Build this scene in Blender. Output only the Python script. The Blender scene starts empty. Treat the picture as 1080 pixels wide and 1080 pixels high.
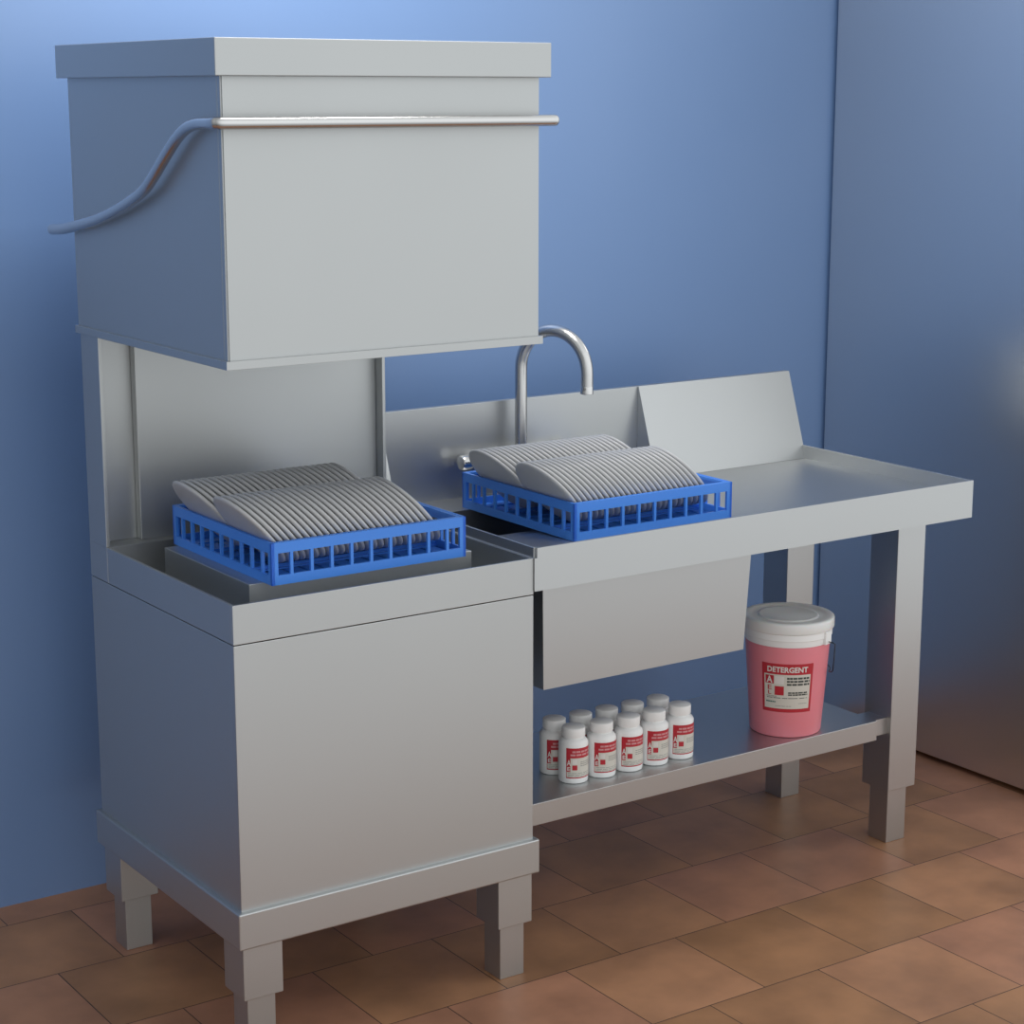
import bpy, bmesh, math, random
from mathutils import Vector, Matrix
random.seed(4)
WLO, WHI = .26, 1.17
S = bpy.context.scene
COL = S.collection
PI = math.pi

# ------------------------------------------------------------------ materials
def mat(name, color, rough=.5, metal=0., spec=.5, **k):
    m = bpy.data.materials.new(name); m.use_nodes = True
    b = m.node_tree.nodes['Principled BSDF']
    b.inputs['Base Color'].default_value = (*color, 1)
    b.inputs['Roughness'].default_value = rough
    b.inputs['Metallic'].default_value = metal
    b.inputs['Specular IOR Level'].default_value = spec
    for q, v in k.items(): b.inputs[q.replace('_', ' ')].default_value = v
    return m, m.node_tree, b

def noise_rough(nt, b, scale, lo, hi, stretch=(1, 1, 1)):
    tc = nt.nodes.new('ShaderNodeTexCoord'); mp = nt.nodes.new('ShaderNodeMapping')
    mp.inputs['Scale'].default_value = stretch
    n = nt.nodes.new('ShaderNodeTexNoise'); n.inputs['Scale'].default_value = scale; n.inputs['Detail'].default_value = 3
    r = nt.nodes.new('ShaderNodeMapRange'); r.inputs['To Min'].default_value = lo; r.inputs['To Max'].default_value = hi
    nt.links.new(tc.outputs['Object'], mp.inputs['Vector']); nt.links.new(mp.outputs['Vector'], n.inputs['Vector'])
    nt.links.new(n.outputs['Fac'], r.inputs['Value']); nt.links.new(r.outputs['Result'], b.inputs['Roughness'])

STEEL, nt, b = mat('satin_stainless_steel', (.545, .557, .557), .46, 1.)
noise_rough(nt, b, 3., .44, .50)
TABST, nt, b = mat('smooth_stainless_steel', (.55, .562, .565), .38, 1.)
noise_rough(nt, b, 3., .36, .42)
CABST, nt, b = mat('brushed_cabinet_steel', (.76, .76, .76), .30, 1.)
noise_rough(nt, b, 2., .28, .34)
CHROME, nt, b = mat('polished_steel_tube', (.66, .655, .65), .27, 1.)
noise_rough(nt, b, 3., .22, .25)
DARK, nt, b = mat('dark_plinth', (.02, .02, .022), .6)
WALL, nt, b = mat('blue_gloss_paint', (.15, .28, .57), .46, 0, 1.0)
tc = nt.nodes.new('ShaderNodeTexCoord'); n = nt.nodes.new('ShaderNodeTexNoise'); n.inputs['Scale'].default_value = 1.4
cr = nt.nodes.new('ShaderNodeValToRGB')
cr.color_ramp.elements[0].position = .3; cr.color_ramp.elements[0].color = (.150, .270, .525, 1)
cr.color_ramp.elements[1].position = .7; cr.color_ramp.elements[1].color = (.170, .290, .545, 1)
nt.links.new(tc.outputs['Object'], n.inputs['Vector']); nt.links.new(n.outputs['Fac'], cr.inputs['Fac']); nt.links.new(cr.outputs['Color'], b.inputs['Base Color'])
noise_rough(nt, b, 2.2, .42, .52)
PLASTIC_BLUE, nt, b = mat('blue_rack_plastic', (.065, .27, .86), .36)
noise_rough(nt, b, 30., .33, .40)
PLATE, nt, b = mat('grey_glazed_ceramic', (.54, .54, .545), .36)
noise_rough(nt, b, 40., .30, .38)
WHITE, nt, b = mat('white_plastic', (.93, .93, .92), .34)
noise_rough(nt, b, 40., .35, .42)
LIDP, nt, b = mat('milky_lid_plastic', (.84, .84, .82), .28, Subsurface_Weight=.15, Subsurface_Scale=.01)
noise_rough(nt, b, 40., .27, .34)
PINK, nt, b = mat('pink_detergent_plastic', (.86, .27, .32), .32, Subsurface_Weight=.15, Subsurface_Scale=.01)
noise_rough(nt, b, 40., .29, .36)
RED, nt, b = mat('red_label_ink', (.50, .02, .035), .45); noise_rough(nt, b, 60., .42, .48)
PALE, nt, b = mat('pale_label_paper', (.68, .65, .58), .5); noise_rough(nt, b, 60., .47, .53)
LETTER, nt, b = mat('white_label_ink', (.78, .74, .70), .5); noise_rough(nt, b, 60., .47, .53)
INK, nt, b = mat('dark_label_ink', (.06, .07, .06), .5); noise_rough(nt, b, 60., .47, .53)
GREYINK, nt, b = mat('grey_label_ink', (.36, .36, .33), .5); noise_rough(nt, b, 60., .47, .53)
GREENINK, nt, b = mat('green_label_ink', (.08, .20, .17), .5); noise_rough(nt, b, 60., .47, .53)
ROSE, nt, b = mat('rose_label_ink', (.66, .30, .31), .5); noise_rough(nt, b, 60., .47, .53)
WIRE, nt, b = mat('dark_wire', (.03, .035, .04), .35, .6); noise_rough(nt, b, 60., .32, .38)

# terracotta floor: running bond, 0.287 m squares
FLOOR, nt, b = mat('terracotta_tiles', (.2, .1, .06), .45, 0, .35)
N = nt.nodes.new; L = nt.links.new
TS = .287
tc = N('ShaderNodeTexCoord'); mp = N('ShaderNodeMapping')
mp.inputs['Location'].default_value = (.005 + TS * 40, .027 + TS * 41, 0)
L(tc.outputs['Object'], mp.inputs['Vector'])
br = N('ShaderNodeTexBrick'); br.offset = .5; br.offset_frequency = 2; br.squash = 1
br.inputs['Scale'].default_value = 1; br.inputs['Brick Width'].default_value = TS; br.inputs['Row Height'].default_value = TS
br.inputs['Mortar Size'].default_value = .0013; br.inputs['Mortar Smooth'].default_value = .3; br.inputs['Bias'].default_value = 0
br.inputs['Color1'].default_value = (.0, .0, .0, 1); br.inputs['Color2'].default_value = (1, 1, 1, 1); br.inputs['Mortar'].default_value = (.5, .5, .5, 1)
L(mp.outputs['Vector'], br.inputs['Vector'])
tone = N('ShaderNodeValToRGB')
e = tone.color_ramp.elements
e[0].position = 0; e[0].color = (.255, .128, .062, 1)
e[1].position = 1; e[1].color = (.315, .152, .090, 1)
q = tone.color_ramp.elements.new(.35); q.color = (.300, .150, .080, 1)
q = tone.color_ramp.elements.new(.7); q.color = (.290, .138, .082, 1)
L(br.outputs['Color'], tone.inputs['Fac'])
# mottling, shifted per tile
sh = N('ShaderNodeVectorMath'); sh.operation = 'MULTIPLY_ADD'
sh.inputs[1].default_value = (7, 11, 5); L(br.outputs['Color'], sh.inputs[0]); L(mp.outputs['Vector'], sh.inputs[2])
ns = N('ShaderNodeTexNoise'); ns.inputs['Scale'].default_value = 5.5; ns.inputs['Detail'].default_value = 4; ns.inputs['Roughness'].default_value = .55
L(sh.outputs[0], ns.inputs['Vector'])
nr = N('ShaderNodeMapRange'); nr.inputs['From Min'].default_value = .3; nr.inputs['From Max'].default_value = .7
nr.inputs['To Min'].default_value = 1.0; nr.inputs['To Max'].default_value = 1.62
L(ns.outputs['Fac'], nr.inputs['Value'])
mx = N('ShaderNodeMix'); mx.data_type = 'RGBA'; mx.blend_type = 'MULTIPLY'; mx.inputs['Factor'].default_value = 1
L(tone.outputs['Color'], mx.inputs['A']); L(nr.outputs['Result'], mx.inputs['B'])
mo = N('ShaderNodeMix'); mo.data_type = 'RGBA'; mo.inputs['B'].default_value = (.045, .028, .022, 1)
L(mx.outputs['Result'], mo.inputs['A']); L(br.outputs['Fac'], mo.inputs['Factor'])
L(mo.outputs['Result'], b.inputs['Base Color'])
nr2 = N('ShaderNodeMapRange'); nr2.inputs['To Min'].default_value = .36; nr2.inputs['To Max'].default_value = .50
L(ns.outputs['Fac'], nr2.inputs['Value']); L(nr2.outputs['Result'], b.inputs['Roughness'])
bp = N('ShaderNodeBump'); bp.inputs['Strength'].default_value = .25; bp.inputs['Distance'].default_value = .002; bp.invert = True
L(br.outputs['Fac'], bp.inputs['Height']); L(bp.outputs['Normal'], b.inputs['Normal'])

# ------------------------------------------------------------------ mesh helpers
def add_box(bm, x0, x1, y0, y1, z0, z1, bev=0., taper=None):
    P = [(x, y, z) for z in (z0, z1) for y in (y0, y1) for x in (x0, x1)]
    if taper:                                   # taper = inset of the bottom face
        cx = []
        for (x, y, z) in P:
            if z == z0:
                x = x + taper if x == x0 else x - taper
                y = y + taper if y == y0 else y - taper
            cx.append((x, y, z))
        P = cx
    v = [bm.verts.new(p) for p in P]
    f = [bm.faces.new([v[i] for i in q]) for q in ((0, 2, 3, 1), (4, 5, 7, 6), (0, 1, 5, 4), (2, 6, 7, 3), (0, 4, 6, 2), (1, 3, 7, 5))]
    if bev:
        ed = {e for q in f for e in q.edges}
        bmesh.ops.bevel(bm, geom=list(ed), offset=bev, segments=2, affect='EDGES', profile=.5)

def add_prism(bm, prof, x0, x1):                # prof: (y, z) polygon extruded along x
    a = [bm.verts.new((x0, y, z)) for y, z in prof]; c = [bm.verts.new((x1, y, z)) for y, z in prof]
    n = len(prof)
    bm.faces.new(a[::-1]); bm.faces.new(c)
    for i in range(n):
        j = (i + 1) % n
        bm.faces.new((a[i], a[j], c[j], c[i]))

def add_lathe(bm, prof, seg=48, M=None):        # prof: (r, z) from bottom to top
    rings = []
    for r, z in prof:
        if r < 1e-6: rings.append([bm.verts.new((0, 0, z))])
        else: rings.append([bm.verts.new((r * math.cos(2 * PI * k / seg), r * math.sin(2 * PI * k / seg), z)) for k in range(seg)])
    new = [v for q in rings for v in q]
    for A, B in zip(rings, rings[1:]):
        if len(A) == 1 and len(B) == 1: continue
        for k in range(seg):
            l = (k + 1) % seg
            if len(A) == 1: bm.faces.new((A[0], B[l], B[k]))
            elif len(B) == 1: bm.faces.new((A[k], A[l], B[0]))
            else: bm.faces.new((A[k], A[l], B[l], B[k]))
    if len(rings[0]) > 1: bm.faces.new(rings[0][::-1])
    if len(rings[-1]) > 1: bm.faces.new(rings[-1])
    if M is not None: bmesh.ops.transform(bm, matrix=M, verts=new)

def smooth_path(pts, closed=False, n=8):
    P = [Vector(p) for p in pts]; out = []
    for i in range(len(P) - 1):
        p0 = P[i - 1] if i > 0 else P[i] * 2 - P[i + 1]
        p1, p2 = P[i], P[i + 1]
        p3 = P[i + 2] if i + 2 < len(P) else P[i + 1] * 2 - P[i]
        for k in range(n):
            t = k / n
            out.append(.5 * ((2 * p1) + (p2 - p0) * t + (2 * p0 - 5 * p1 + 4 * p2 - p3) * t * t + (3 * p1 - p0 - 3 * p2 + p3) * t ** 3))
    out.append(P[-1]); return out

def add_tube(bm, path, r, seg=20):
    path = [Vector(p) for p in path]
    T = []
    for i in range(len(path)):
        a = path[max(i - 1, 0)]; c = path[min(i + 1, len(path) - 1)]; T.append((c - a).normalized())
    up = Vector((0, 0, 1)) if abs(T[0].z) < .9 else Vector((1, 0, 0))
    nrm = (up - T[0] * up.dot(T[0])).normalized()
    rings = []
    for i, p in enumerate(path):
        nrm = (nrm - T[i] * nrm.dot(T[i])).normalized(); bn = T[i].cross(nrm)
        rings.append([bm.verts.new(p + nrm * (r * math.cos(2 * PI * k / seg)) + bn * (r * math.sin(2 * PI * k / seg))) for k in range(seg)])
    for A, B in zip(rings, rings[1:]):
        for k in range(seg):
            l = (k + 1) % seg; bm.faces.new((A[k], A[l], B[l], B[k]))
    bm.faces.new(rings[0][::-1]); bm.faces.new(rings[-1])

def finish(bm, name, m, parent=None, smooth=False, angle=35):
    bmesh.ops.recalc_face_normals(bm, faces=bm.faces)
    me = bpy.data.meshes.new(name); bm.to_mesh(me); bm.free()
    me.materials.append(m)
    if smooth:
        for p in me.polygons: p.use_smooth = True
        me.set_sharp_from_angle(angle=math.radians(angle))
    o = bpy.data.objects.new(name, me); COL.objects.link(o)
    if parent is not None:                       # geometry is given in world space
        o.parent = parent
        w = world(parent)
        me.transform(Matrix.Translation(-w))
    return o

def world(o):
    w = Vector((0, 0, 0))
    while o is not None: w = w + o.location; o = o.parent
    return w

def box(name, m, parent, *dims, bev=.0012, taper=None):
    bm = bmesh.new(); add_box(bm, *dims, bev=bev, taper=taper); return finish(bm, name, m, parent)

def thing(name, label, cat, loc, group=None):
    o = bpy.data.objects.new(name, None); COL.objects.link(o)
    o.empty_display_size = .05; o.location = loc
    o['label'] = label; o['category'] = cat
    if group: o['group'] = group
    return o

def dup(src, name, loc, label, group):
    r = src.copy(); COL.objects.link(r); r.name = name; r.location = loc; r['label'] = label; r['group'] = group
    for ch in src.children:
        c_ = ch.copy(); COL.objects.link(c_); c_.parent = r
        for g in ch.children:
            d = g.copy(); COL.objects.link(d); d.parent = c_
    return r

# ------------------------------------------------------------------ dimensions (metres)
W, D = .6494, .6415
ZS, ZR, ZK, ZKB = .7966, .870, .292, .2208
ZL, ZLB, ZCB, ZC = 1.3062, 1.2914, 1.7845, 1.8467
WY = .9357
TX0, TX1, TY0, TY1 = .6555, 1.875, -.0025, .645
ZT, ZTB, ZD = .8903, .8038, .857
SHZ, SHB = .320, .2725

# ------------------------------------------------------------------ the room
bm = bmesh.new(); add_box(bm, -2.4, 3.4, -1.35, WY + .1, -.08, 0); f = finish(bm, 'floor', FLOOR); f['kind'] = 'structure'
bm = bmesh.new(); add_box(bm, -4.5, 4.5, WY, WY + .1, 0, 3.0); f = finish(bm, 'wall_back', WALL); f['kind'] = 'structure'

# ------------------------------------------------------------------ steel cabinet at the right edge
fc = thing('steel_cabinet', 'tall flat-sided stainless steel cabinet standing right of the sink table', 'cabinet', (2.66, .52, 0))
box('body', CABST, fc, 2.285, 3.035, .10, .925, .0137, 2.15, bev=.003)
box('door', CABST, fc, 2.290, 3.030, .052, .098, .05, 2.14, bev=.004)
box('plinth', DARK, fc, 2.32, 3.0, .14, .90, 0, .0135, bev=0)

# ------------------------------------------------------------------ dishwasher
dw = thing('dishwasher', 'tall steel hood dishwasher with raised hood and lift bar', 'dishwasher', (W / 2, D / 2, 0))
bm = bmesh.new(); add_box(bm, 0, W, 0, D, ZK - .002, ZS - .0008, .0012); finish(bm, 'cabinet_body', STEEL, dw)
# open well with a standing rim on top of the body
bm = bmesh.new(); t = .006; z0 = ZS + .0008
add_box(bm, 0, W, 0, t, z0, ZR, .0008); add_box(bm, 0, t, t, .5545, z0, ZR, .0008)
add_box(bm, W - t, W, t, .5545, z0, ZR, .0008); add_box(bm, 0, W, .5555, D, z0, ZR, .0008)
add_box(bm, t, W - t, t, .5555, z0, z0 + .004, 0)
finish(bm, 'tank_rim', STEEL, dw)
box('rack_platform', STEEL, dw, .084, .5706, .0996, .467, z0 + .0045, .8768)
box('skirt', STEEL, dw, -.010, W + .010, -.010, D + .010, ZKB, ZK, bev=.003)
FW, FI = .0809, .0115
for ax in (.0015, W - .0015 - FW):
    for ay in (.0015, D - .0015 - FW):
        ft = box('foot', STEEL, dw, ax, ax + FW, ay, ay + FW, .115, ZKB + .001)
        box('foot_tip', STEEL, ft, ax + FI, ax + FW - FI, ay + FI, ay + FW - FI, 0, .116)
bm = bmesh.new()
add_box(bm, .008, W - .008, .605, D, ZR, 1.70, .0008)
add_box(bm, .087, W - .008, .583, .604, ZR, 1.70, .0015)
finish(bm, 'back_panel', STEEL, dw)
for x in (0, W - .008): box('side_panel', STEEL, dw, x, x + .0078, .5555, D, ZR, ZLB + .002, bev=.001)
# the hood: an open-bottomed steel box
hy0, hy1 = -.0118, D
bm = bmesh.new(); t = .012
add_box(bm, 0, W, hy0, hy0 + t, ZL - .001, ZCB + .001, .0012); add_box(bm, 0, t, hy0 + t, hy1, ZL - .001, ZCB + .001, .0012)
add_box(bm, W - t, W, hy0 + t, hy1, ZL - .001, ZCB + .001, .0012); add_box(bm, 0, W, hy1 - .001, hy1 + .008, ZL, ZCB + .001, .0012)
hood = finish(bm, 'hood', STEEL, dw)
box('hood_front_panel', STEEL, hood, .0030, W - .0004, hy0 - .0025, hy0 + .0005, ZL, ZCB - .0002, bev=0)
ce = .0164
box('hood_cap', STEEL, hood, -ce, W + ce, hy0 - .002 - ce, hy1 + .008 + ce, ZCB, ZC, bev=.0015)
bm = bmesh.new(); e_ = .0065; f0 = hy0 - .002 - e_
add_box(bm, -e_, W + e_, f0, f0 + .022, ZLB, ZL, .0003); add_box(bm, -e_, .016, f0 + .022, hy1 + .01, ZLB, ZL, .001)
add_box(bm, W - .016, W + e_, f0 + .022, hy1 + .01, ZLB, ZL, .001)
finish(bm, 'hood_lip', STEEL, hood)
# lift bar
arm = [(.708, 1.492), (.64, 1.4975), (.5135, 1.517), (.444, 1.531), (.354, 1.5546), (.268, 1.5835), (.216, 1.6135), (.161, 1.6515), (.12, 1.678), (.081, 1.6965), (.043, 1.705), (.005, 1.7072), (-.024, 1.7072)]
xl, xr, yb = -.0215, W + .0205, -.041
path = [(xl, y, z) for y, z in arm] + [(xl + .004, yb + .005, 1.7073), (xl + .018, yb, 1.7073), (.1, yb, 1.7073), (.3, yb, 1.7073), (.5, yb, 1.7073), (xr - .018, yb, 1.7073), (xr - .004, yb + .005, 1.7073)] + [(xr, y, z) for y, z in arm[::-1]]
bm = bmesh.new(); add_tube(bm, smooth_path(path, n=6), .0104, 20)
hb = finish(bm, 'lift_bar', CHROME, hood, True, 50)
for s, x in ((1, xl), (-1, xr)):
    xx = 0 if s == 1 else W
    bm = bmesh.new(); add_tube(bm, [(x, .60, 1.5035), (xx + s * .004, .60, 1.5035)], .0065, 14)
    finish(bm, 'bar_pivot', CHROME, hood, True, 50)

# ------------------------------------------------------------------ sink table
tb = thing('sink_table', 'long stainless steel sink table with backsplash joined to the dishwasher', 'table', (1.265, .32, 0))
SX0, SX1, SY0, SY1 = .7065, 1.2585, .050, .512
bm = bmesh.new(); zb = ZD - .008
add_box(bm, TX0, SX0 + .004, TY0, TY1, zb, ZD); add_box(bm, SX1 - .004, TX1, TY0, TY1, zb, ZD)
add_box(bm, SX0 + .004, SX1 - .004, TY0, SY0 + .004, zb, ZD); add_box(bm, SX0 + .004, SX1 - .004, SY1 - .004, TY1, zb, ZD)
bmesh.ops.remove_doubles(bm, verts=bm.verts, dist=1e-5)
finish(bm, 'tabletop', TABST, tb)
bm = bmesh.new()
P = [(W + .0003, ZTB), (TX1, ZTB), (TX1, ZT), (TX0, ZT), (TX0, .8702), (W + .0003, .8702)]
fr = [bm.verts.new((x, TY0 - .001, z)) for x, z in P]; bk_ = [bm.verts.new((x, TY0 + .005, z)) for x, z in P]
bm.faces.new(fr); bm.faces.new(bk_[::-1])
for k in range(6): bm.faces.new((fr[k], fr[(k + 1) % 6], bk_[(k + 1) % 6], bk_[k]))
finish(bm, 'front_apron', TABST, tb)
box('end_rim', TABST, tb, TX1 - .005, TX1, TY0 + .005, TY1, ZTB, ZT, bev=.001)
box('end_rim', TABST, tb, TX0 - .004, TX0 + .001, TY0 + .0055, .553, .8705, ZT, bev=.0008)
box('backsplash', TABST, tb, .655, TX1, .630, .645, ZD, 1.0705, bev=.001)
bm = bmesh.new(); add_prism(bm, [(.5545, ZD + .0005), (.6295, ZD + .0005), (.6295, 1.0700), (.6265, 1.0705)], 1.394, TX1 - .0005); finish(bm, 'slanted_splash_panel', TABST, tb)
bm = bmesh.new(); add_prism(bm, [(.5545, ZD + .0005), (.6295, ZD + .0005), (.6295, 1.0700), (.6265, 1.0705)], .662, .674); finish(bm, 'splash_cheek', TABST, tb)
# tapered basin, open at the top
bm = bmesh.new(); d = .0105; z1, z2 = zb, .5755
def ring(i, z): return [bm.verts.new(p) for p in ((SX0 + i, SY0 + i, z), (SX1 - i, SY0 + i, z), (SX1 - i, SY1 - i, z), (SX0 + i, SY1 - i, z))]
R0, R1, R2, R3 = ring(0, z1), ring(d, z2), ring(d + .004, z2 + .004), ring(.004, z1)
for A, B in ((R0, R1), (R2, R3), (R3, R0)):
    for k in range(4): bm.faces.new((A[k], A[(k + 1) % 4], B[(k + 1) % 4], B[k]))
bm.faces.new(R1[::-1]); bm.faces.new(R2)
basin = finish(bm, 'sink_basin', TABST, tb)
for x in (.93, 1.17): box('rack_rail', TABST, tb, x, x + .012, SY0 - .01, SY1 + .01, ZD - .0075, ZD - .0002, bev=0)
bm = bmesh.new(); add_prism(bm, [(.0545, .8565), (.14, .8562), (.24, .8535), (.30, .8450), (.35, .8280), (.39, .7990), (.42, .7550), (.44, .690), (.437, .690), (.417, .754), (.388, .797), (.349, .825), (.30, .842), (.24, .851), (.14, .8538), (.0545, .854)], SX0 + .006, SX1 - .006); finish(bm, 'added_shading_slope', TABST, basin, True, 40)  # added curved plate, shaped so the sink opening falls from grey to black
box('shelf', TABST, tb, W + .0115, 1.70, .097, .480, SHB, SHZ, bev=.001)
LX0, LX1 = 1.745, 1.833
for y0, y1 in ((.097, .185), (.469, .557)):
    lg = box('leg', TABST, tb, LX0, LX1, y0, y1, .1356, zb)
    i = .0137
    box('foot_tip', TABST, lg, LX0 + i, LX1 - i, y0 + i, y1 - i, 0, .137)
for y0, y1 in ((.112, .17), (.470, .479)): box('shelf_bracket', TABST, tb, 1.699, LX0 + .001, y0, y1, SHB + .004, SHZ - .004, bev=0)

# ------------------------------------------------------------------ mixer tap
fx, fy = 1.027, .590
fa = thing('mixer_tap', 'tall gooseneck steel mixer tap rising in front of the backsplash', 'tap', (fx, fy, ZD))
bm = bmesh.new(); R = .09
dirn = Vector((.06, -.17, 0)).normalized()
pth = [Vector((fx, fy, .94)), Vector((fx, fy, 1.04)), Vector((fx, fy, 1.12))]
for k in range(0, 25):
    a = PI - PI * k / 24
    pth.append(Vector((fx, fy, 1.149)) + dirn * (R + R * math.cos(a)) + Vector((0, 0, R * math.sin(a))))
tipx = pth[-1].copy(); pth.append(tipx - Vector((0, 0, .03)))
add_tube(bm, pth, .0140, 24); sp = finish(bm, 'spout', CHROME, fa, True, 50)
bm = bmesh.new(); add_lathe(bm, [(.0125, 0), (.0148, .001), (.0148, .016), (.0138, .0175)], 24, Matrix.Translation(tipx - Vector((0, 0, .0455)))); finish(bm, 'aerator', CHROME, sp, True, 40)
bm = bmesh.new(); RX = Matrix.Rotation(PI / 2, 4, 'Y')
add_lathe(bm, [(.015, -.135), (.015, .135)], 24, Matrix.Translation((fx, fy, .945)) @ RX)
add_lathe(bm, [(.017, -.022), (.019, -.02), (.019, .02), (.0125, .028), (.0125, .04)], 24, Matrix.Translation((fx, fy, .945)))
for s in (-.1, .1): add_tube(bm, [(fx + s, fy, .945), (fx + s, .6295, .945)], .012, 18)
finish(bm, 'mixer_body', CHROME, fa, True, 40)
for s in (-1, 1):
    bm = bmesh.new()
    add_lathe(bm, [(.012, .137), (.0165, .139), (.0175, .142), (.0175, .160), (.0150, .164), (.013, .1645)], 28, Matrix.Translation((fx, fy, .945)) @ Matrix.Rotation(s * PI / 2, 4, 'Y'))
    finish(bm, 'tap_knob', CHROME, fa, True, 40)

# ------------------------------------------------------------------ blue dish racks
RS, RH = .421, .079
def wall_mesh(bm, x, y, along, t=.006):
    """one openwork wall of the rack: two rails, two end posts, nine slats"""
    def b_(u0, u1, z0, z1):
        if along == 'x': add_box(bm, x + u0, x + u1, y, y + t, z0, z1)
        else: add_box(bm, x, x + t, y + u0, y + u1, z0, z1)
    b_(0, RS, 0, .0178); b_(0, RS, .0592, RH)
    b_(0, .0135, .0178, .0592); b_(RS - .0135, RS, .0178, .0592)
    big = (RS - .027 - .05 - 9 * .006) / 8
    u = .0135 + .025
    for k in range(9):
        b_(u, u + .006, .0178, .0592); u += .006 + big
def rack(loc, label):
    r = thing('dish_rack', label, 'rack', (0, 0, 0), 'blue dish racks of plates')
    for along, x, y in (('x', 0, 0), ('x', 0, RS - .006), ('y', 0, 0), ('y', RS - .006, 0)):
        bm = bmesh.new(); wall_mesh(bm, x, y, along); finish(bm, 'side_wall', PLASTIC_BLUE, r)
    bm = bmesh.new(); w = .013
    add_box(bm, .006, RS - .006, .006, w, RH - .006, RH - .0005); add_box(bm, .006, RS - .006, RS - w, RS - .006, RH - .006, RH - .0005)
    add_box(bm, .006, .0078, w, RS - w, RH - .006, RH - .0005); add_box(bm, RS - w, RS - .006, w, RS - w, RH - .006, RH - .0005)
    finish(bm, 'top_rim', PLASTIC_BLUE, r)
    bm = bmesh.new()
    n = 12; st = (RS - .012) / n
    for k in range(n):
        add_box(bm, .006 + k * st, .006 + k * st + st * .8, .006, RS - .006, .001, .004)
    for k in range(6):
        y = .006 + (k + .3) * (RS - .012) / 6
        add_box(bm, .006, RS - .006, y, y + .02, .0041, .007)
    for y in (.1055, .2835): add_box(bm, .006, RS - .006, y - .004, y + .004, .006, .0130)
    finish(bm, 'base_grid', PLASTIC_BLUE, r)
    r.location = loc
    return r
R1L, R2L = (.1129, .0642, .8771), (.8336, .1176, ZD + .0002)
rk1 = rack(R1L, 'blue plastic dish rack on the dishwasher platform under the hood')
rk2 = dup(rk1, 'dish_rack', R2L, 'blue plastic dish rack over the sink in front of the backsplash', 'blue dish racks of plates')

# ------------------------------------------------------------------ plates
PR, BETA = .0885, math.radians(50)
bm = bmesh.new()
add_lathe(bm, [(0, 0), (.050, 0), (.074, .0008), (PR - .004, .0016), (PR - .0014, .0028), (PR, .0050), (PR - .0004, .0070), (PR - .0020, .0086), (PR - .0045, .0090), (PR - .009, .0080), (.062, .0046), (.045, .0040), (0, .0040)], 72)
proto = finish(bm, 'plate', PLATE, None, True, 60)
PN, PITCH = 25, .339 / 24
ORD = ['leftmost', 'second', 'third', 'fourth', 'fifth', 'sixth', 'seventh', 'eighth', 'ninth', 'tenth', 'eleventh', 'twelfth', 'thirteenth', 'fourteenth', 'fifteenth', 'sixteenth', 'seventeenth', 'eighteenth', 'nineteenth', 'twentieth', 'twenty-first', 'twenty-second', 'twenty-third', 'twenty-fourth', 'rightmost']
first = True
for (ox, oy, oz), where in ((R1L, 'rack on the dishwasher'), (R2L, 'rack over the sink')):
    for row, yy, dx in (('front', .1055, 0), ('back', .2835, 0)):
        for k in range(PN):
            o = proto if first else proto.copy()
            if not first: COL.objects.link(o)
            first = False
            o.location = (ox + .0055 + dx + k * PITCH, oy + yy, oz + .0138 + PR * math.sin(BETA))
            o.rotation_euler = (0, BETA, 0)
            nm = ORD[k] if k in (0, PN - 1) else ORD[k] + ' from left'
            o['label'] = 'leaning grey plate, %s in the %s row of the %s' % (nm, row, where)
            o['category'] = 'plate'; o['group'] = 'grey plates in the %s row of the %s' % (row, where)

# ------------------------------------------------------------------ curved label helpers
def patch(bm, rf, a0, a1, z0, z1, off, n=14):
    """curved rectangle; rf(z) = radius of the surface, angles about +z, increasing to the viewer's right"""
    nz = 3; G = []
    for j in range(nz + 1):
        z = z0 + (z1 - z0) * j / nz; r = rf(z) + off
        G.append([bm.verts.new((r * math.cos(a0 + (a1 - a0) * i / n), r * math.sin(a0 + (a1 - a0) * i / n), z)) for i in range(n + 1)])
    for j in range(nz):
        for i in range(n): bm.faces.new((G[j][i], G[j][i + 1], G[j + 1][i + 1], G[j + 1][i]))

def text_on(bm, body, rf, ac, zc, height, width, off, bold=0.):
    cu = bpy.data.curves.new('lettering', 'FONT'); cu.body = body; cu.align_x = 'CENTER'; cu.align_y = 'CENTER'; cu.resolution_u = 2; cu.offset = bold
    to = bpy.data.objects.new('lettering', cu); COL.objects.link(to)
    bpy.context.view_layer.update()
    me = bpy.data.meshes.new_from_object(to.evaluated_get(bpy.context.evaluated_depsgraph_get()))
    bpy.data.objects.remove(to); bpy.data.curves.remove(cu)
    xs = [v.co.x for v in me.vertices]; ys = [v.co.y for v in me.vertices]
    sx = width / (max(xs) - min(xs)); sy = height / (max(ys) - min(ys)); mx_, my_ = (max(xs) + min(xs)) / 2, (max(ys) + min(ys)) / 2
    vs = []
    for v in me.vertices:
        z = zc + (v.co.y - my_) * sy; r = rf(z); a = ac + (v.co.x - mx_) * sx / r
        vs.append(bm.verts.new(((r + off) * math.cos(a), (r + off) * math.sin(a), z)))
    for p in me.polygons:
        try: bm.faces.new([vs[i] for i in p.vertices])
        except ValueError: pass
    bpy.data.meshes.remove(me)

def words(bm, rf, a0, a1, z, h, off, seed):      # a line of print too small to read: broken short strokes
    rnd = random.Random(seed); a = a0
    while a < a1 - .02:
        w = min(rnd.uniform(.12, .30) * (a1 - a0), a1 - a)
        patch(bm, rf, a, a + w * .86, z, z + h, off, 3); a += w

def local(o, parent): o.parent = parent; return o

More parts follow.
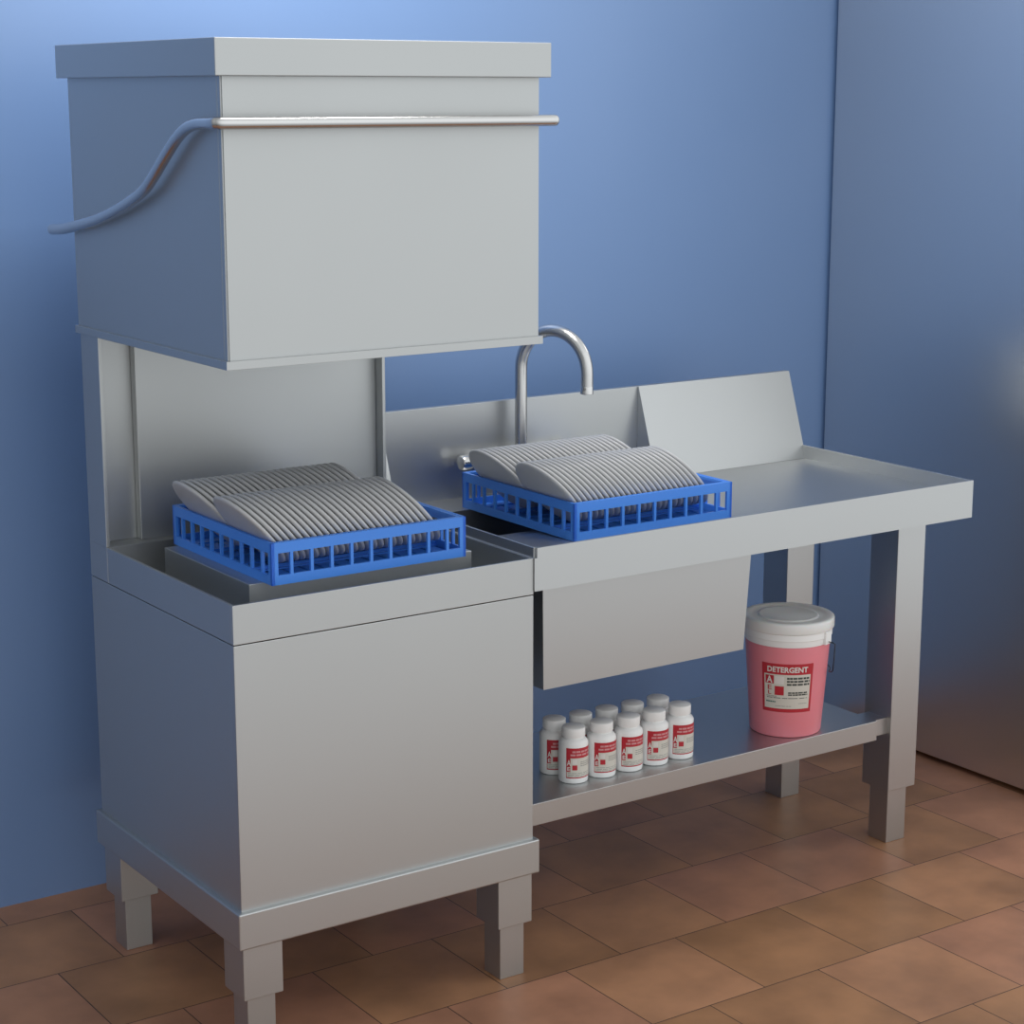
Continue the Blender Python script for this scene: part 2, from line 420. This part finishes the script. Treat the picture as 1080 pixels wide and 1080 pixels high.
# ------------------------------------------------------------------ small white bottles
def bottle_proto():
    t = thing('bottle', '', 'bottle', (0, 0, 0), 'small white bottles on the shelf')
    r = .0318
    bm = bmesh.new()
    add_lathe(bm, [(0, 0), (r - .003, 0), (r - .0008, .0012), (r, .004), (r, .0845), (r - .0010, .0885), (r - .004, .0925), (.0250, .0950), (.0215, .0960), (.0215, .0985), (0, .0985)], 48)
    body = finish(bm, 'bottle_body', WHITE, t, True, 35)
    bm = bmesh.new()
    cap = [(.0225, .0990), (.0245, .0992), (.0250, .100), (.0250, .1160), (.0246, .1188), (.0228, .1200), (0, .1200)]
    add_lathe(bm, [(0, .0990)] + cap, 48)
    c_ = finish(bm, 'bottle_cap', WHITE, t, True, 35)
    rf = lambda z: r
    A0, A1 = -PI / 2 - 1.12, -PI / 2 + .98
    bm = bmesh.new(); patch(bm, rf, A0, A1, .0125, .0795, .0003, 22); lb = finish(bm, 'label', RED, t, True, 60)
    def sub(name, m, fn):
        bm = bmesh.new(); fn(bm); return finish(bm, name, m, lb, True, 60)
    def paper(bm):
        patch(bm, rf, A0 + .30, A1 - .04, .0150, .0575, .0005, 16)
        patch(bm, rf, A0 + .04, A0 + .30, .0150, .0270, .0005, 5)
    sub('label_paper', PALE, paper)
    def head(bm):
        text_on(bm, 'A', rf, A0 + .19, .0470, .0130, .0088, .0007, .02)
        text_on(bm, 'E', rf, A0 + .19, .0335, .0085, .0064, .0007, .02)
    sub('label_lettering', LETTER, head)
    sub('label_heading', ROSE, lambda bm: (words(bm, rf, A0 + .42, A1 - .12, .0695, .0040, .0006, 3), words(bm, rf, A0 + .30, A1 - .12, .0625, .0040, .0006, 5)))
    sub('label_square', RED, lambda bm: patch(bm, rf, A0 + .42, A0 + .76, .0310, .0420, .0007, 4))
    sub('label_pale_square', LETTER, lambda bm: patch(bm, rf, A0 + .44, A0 + .74, .0440, .0550, .0007, 4))
    def fine(bm):
        for k in range(3): words(bm, rf, A0 + .98, A1 - .18, .0390 + .0042 * k, .0018, .0007, k + 9)
        for k in range(3): words(bm, rf, A0 + .14, A1 - .3, .0165 + .0035 * k, .0012, .0007, k + 19)
    sub('label_print', GREYINK, fine)
    return t
bt = bottle_proto()
frontx = [(.8765, .1745), (.9475, .1700), (1.0190, .1680), (1.0900, .1680), (1.1620, .1690)]
backx = [(.8745, .2425), (.9430, .2395), (1.0120, .2370), (1.0815, .2345), (1.1530, .2345)]
NM = ['leftmost', 'second from left', 'middle', 'second from right', 'rightmost']
for row, P in (('front', frontx), ('back', backx)):
    for k, (x, y) in enumerate(P):
        lab = 'white bottle with red label, %s in the %s row on the shelf' % (NM[k], row)
        if row == 'front' and k == 0:
            bt.location = (x, y, SHZ + .0002); bt['label'] = lab
        else: dup(bt, 'bottle', (x, y, SHZ + .0002), lab, 'small white bottles on the shelf')

# ------------------------------------------------------------------ detergent bucket
BX, BY = 1.4916, .1858
bk = thing('detergent_bucket', 'pink detergent bucket with white lid standing on the lower shelf', 'bucket', (0, 0, 0))
r0, slope = .0815, (.0970 - .0815) / .22
rf = lambda z: r0 + slope * z
bm = bmesh.new()
add_lathe(bm, [(0, .0005), (r0 - .004, 0), (r0 - .001, .0012), (rf(.004), .004), (rf(.2155), .2155), (rf(.2155) - .01, .2157), (0, .2157)], 72)
finish(bm, 'bucket_body', PINK, bk, True, 35)
bm = bmesh.new()
add_lathe(bm, [(0, .2160), (rf(.216) - .004, .2160), (rf(.216) + .0006, .2161), (.0995, .2300), (.1012, .2315), (.1012, .2465), (.0, .2467)], 72)
finish(bm, 'rim_band', WHITE, bk, True, 35)
bm = bmesh.new()
add_lathe(bm, [(0, .2470), (.1020, .2470), (.1046, .2480), (.1053, .2500), (.1053, .2665), (.1046, .2700), (.1020, .2722), (.0975, .2728), (.0880, .2722), (.0850, .2700), (.0700, .2695), (.0675, .2718), (.0640, .2722), (.0600, .2705), (0, .2700)], 72)
finish(bm, 'lid', LIDP, bk, True, 40)
cam_a = math.radians(-132.6)
side = cam_a + PI / 2 - .50
def pol(a, r, z): return Vector((r * math.cos(a), r * math.sin(a), z))
for s, nm in ((1, 'handle_lug'), (-1, 'handle_lug')):
    a = side if s == 1 else side + PI
    bm = bmesh.new(); add_box(bm, -.004, .009, -.013, .013, .2165, .2460, .0015)
    bmesh.ops.transform(bm, matrix=Matrix.Translation(pol(a, .0965, 0)) @ Matrix.Rotation(a, 4, 'Z'), verts=bm.verts)
    finish(bm, nm, WHITE, bk)
bm = bmesh.new()
pts = [pol(side, .104, .222), pol(side, .116, .2215), pol(side, .1215, .2190), pol(side, .1205, .19), pol(side, .1180, .156), pol(side + .04, .112, .151), pol(side + .22, .0995, .146)]
for k in range(1, 12): pts.append(pol(side + .22 + (PI - .36) * k / 12, .0985, .145))
pts += [pol(side + PI - .14, .0995, .146), pol(side + PI - .02, .1005, .1535), pol(side + PI, .1025, .158), pol(side + PI, .106, .19), pol(side + PI, .108, .219), pol(side + PI, .107, .2215), pol(side + PI, .104, .222)]
add_tube(bm, pts, .0013, 8); finish(bm, 'wire_handle', WIRE, bk, True, 60)
# label
LC = cam_a + .03; HW = .66
a0, a1, z0, z1 = LC - HW, LC + HW, .062, .1775
bm = bmesh.new(); patch(bm, rf, a0, a1, z0, z1, .0003, 20); lb = finish(bm, 'label', RED, bk, True, 60)
def sub(name, m, fn):
    bm = bmesh.new(); fn(bm); return finish(bm, name, m, lb, True, 60)
pa0, pa1 = a0 + .065, a1 - .065
A = lambda f_: pa0 + (pa1 - pa0) * f_
zb0, zb1 = z0 + .0085, z1 - .0255
Z = lambda f_: zb0 + (zb1 - zb0) * f_
sub('label_paper', PALE, lambda bm: patch(bm, rf, pa0, pa1, zb0, zb1, .0006, 18))
def red(bm):
    patch(bm, rf, A(.03), A(.215), Z(.725), Z(.965), .0009, 5)
    patch(bm, rf, A(.235), A(.43), Z(.40), Z(.66), .0009, 5)
sub('label_square', RED, red)
sub('label_grey_square', LETTER, lambda bm: patch(bm, rf, A(.235), A(.43), Z(.72), Z(.955), .0009, 5))
def wl(bm):
    text_on(bm, 'DETERGENT', rf, LC, z1 - .0135, .0135, .094, .0010, .03)
    text_on(bm, 'A', rf, A(.1225), Z(.845), .0165, .0140, .0013, .03)
sub('label_lettering', LETTER, wl)
def redl(bm):
    text_on(bm, 'E', rf, A(.125), Z(.61), .0110, .0095, .0010, .01)
    text_on(bm, 'L', rf, A(.125), Z(.46), .0090, .0080, .0010, .01)
sub('label_red_lettering', RED, redl)
def ink(bm):
    for k, z in enumerate((.87, .78, .69)): words(bm, rf, A(.49), A(.985), Z(z), .0045, .0009, k + 31)
    for k, z in enumerate((.455, .395)): words(bm, rf, A(.52), A(.95), Z(z), .0034, .0009, k + 41)
    words(bm, rf, A(.06), A(.95), Z(.305), .0014, .0009, 51)
sub('label_print', INK, ink)
sub('label_green_print', GREENINK, lambda bm: words(bm, rf, A(.04), A(.26), Z(.175), .0032, .0009, 61))
sub('label_grey_print', GREYINK, lambda bm: (words(bm, rf, A(.05), A(.28), Z(.345), .0022, .0009, 71), words(bm, rf, A(.25), A(.6), Z(.07), .0014, .0009, 72), words(bm, rf, A(.75), A(.95), Z(.15), .0014, .0009, 73)))
bk.location = (BX, BY, SHZ + .0002)

# ------------------------------------------------------------------ light
wld = bpy.data.worlds.new('room_air'); S.world = wld; wld.use_nodes = True
nt = wld.node_tree; N = nt.nodes.new; L = nt.links.new
bg = nt.nodes['Background']
tc = N('ShaderNodeTexCoord'); dt = N('ShaderNodeVectorMath'); dt.operation = 'DOT_PRODUCT'
dt.inputs[1].default_value = Vector((.58, -.68, .50)).normalized()
L(tc.outputs['Generated'], dt.inputs[0])
mr = N('ShaderNodeMapRange'); mr.interpolation_type = 'SMOOTHSTEP'
mr.inputs['From Min'].default_value = -.75; mr.inputs['From Max'].default_value = 1.0; mr.inputs['To Min'].default_value = WLO; mr.inputs['To Max'].default_value = WHI
L(dt.outputs['Value'], mr.inputs['Value'])
sx = N('ShaderNodeSeparateXYZ'); L(tc.outputs['Generated'], sx.inputs[0])
lo = N('ShaderNodeMapRange'); lo.interpolation_type = 'SMOOTHSTEP'
for k_, v_ in (('From Min', -.55), ('From Max', -.02), ('To Min', .50), ('To Max', 1.0)): lo.inputs[k_].default_value = v_
hi = N('ShaderNodeMapRange'); hi.interpolation_type = 'SMOOTHSTEP'
for k_, v_ in (('From Min', .45), ('From Max', .95), ('To Min', 1.0), ('To Max', .62)): hi.inputs[k_].default_value = v_
L(sx.outputs['Z'], lo.inputs['Value']); L(sx.outputs['Z'], hi.inputs['Value'])
m1 = N('ShaderNodeMath'); m1.operation = 'MULTIPLY'; L(lo.outputs['Result'], m1.inputs[0]); L(hi.outputs['Result'], m1.inputs[1])
m2 = N('ShaderNodeMath'); m2.operation = 'MULTIPLY'; L(m1.outputs[0], m2.inputs[0]); L(mr.outputs['Result'], m2.inputs[1])
L(m2.outputs[0], bg.inputs['Strength'])
bg.inputs['Color'].default_value = (.95, .985, 1.0, 1)
def area(name, loc, target, size, energy, color=(1, 1, 1), sy=None):
    l = bpy.data.lights.new(name, 'AREA'); l.energy = energy; l.size = size; l.color = color
    if sy: l.shape = 'RECTANGLE'; l.size_y = sy
    o = bpy.data.objects.new(name, l); COL.objects.link(o); o.location = loc
    o.rotation_euler = (Vector(target) - Vector(loc)).to_track_quat('-Z', 'Y').to_euler(); return o
area('ceiling_lamp', (.55, .15, 2.75), (.55, .60, 1.2), .8, 20, (1, .98, .95), .3)

# ------------------------------------------------------------------ camera
cd = bpy.data.cameras.new('camera'); cam = bpy.data.objects.new('camera', cd); COL.objects.link(cam)
cx, cy, cz, yaw, pitch, fpx = -1.49854, -3.06441, 1.75582, -.60012, -.20895, 2082.243
cd.sensor_width = 36; cd.lens = fpx / 1080 * 36; cd.clip_start = .05
cam.location = (cx, cy, cz); cam.rotation_euler = (PI / 2 + pitch, 0, yaw)
S.camera = cam
S.view_settings.view_transform = 'Standard'; S.view_settings.look = 'None'; S.view_settings.gamma = 1; S.view_settings.exposure = 0
S.view_settings.use_curve_mapping = False
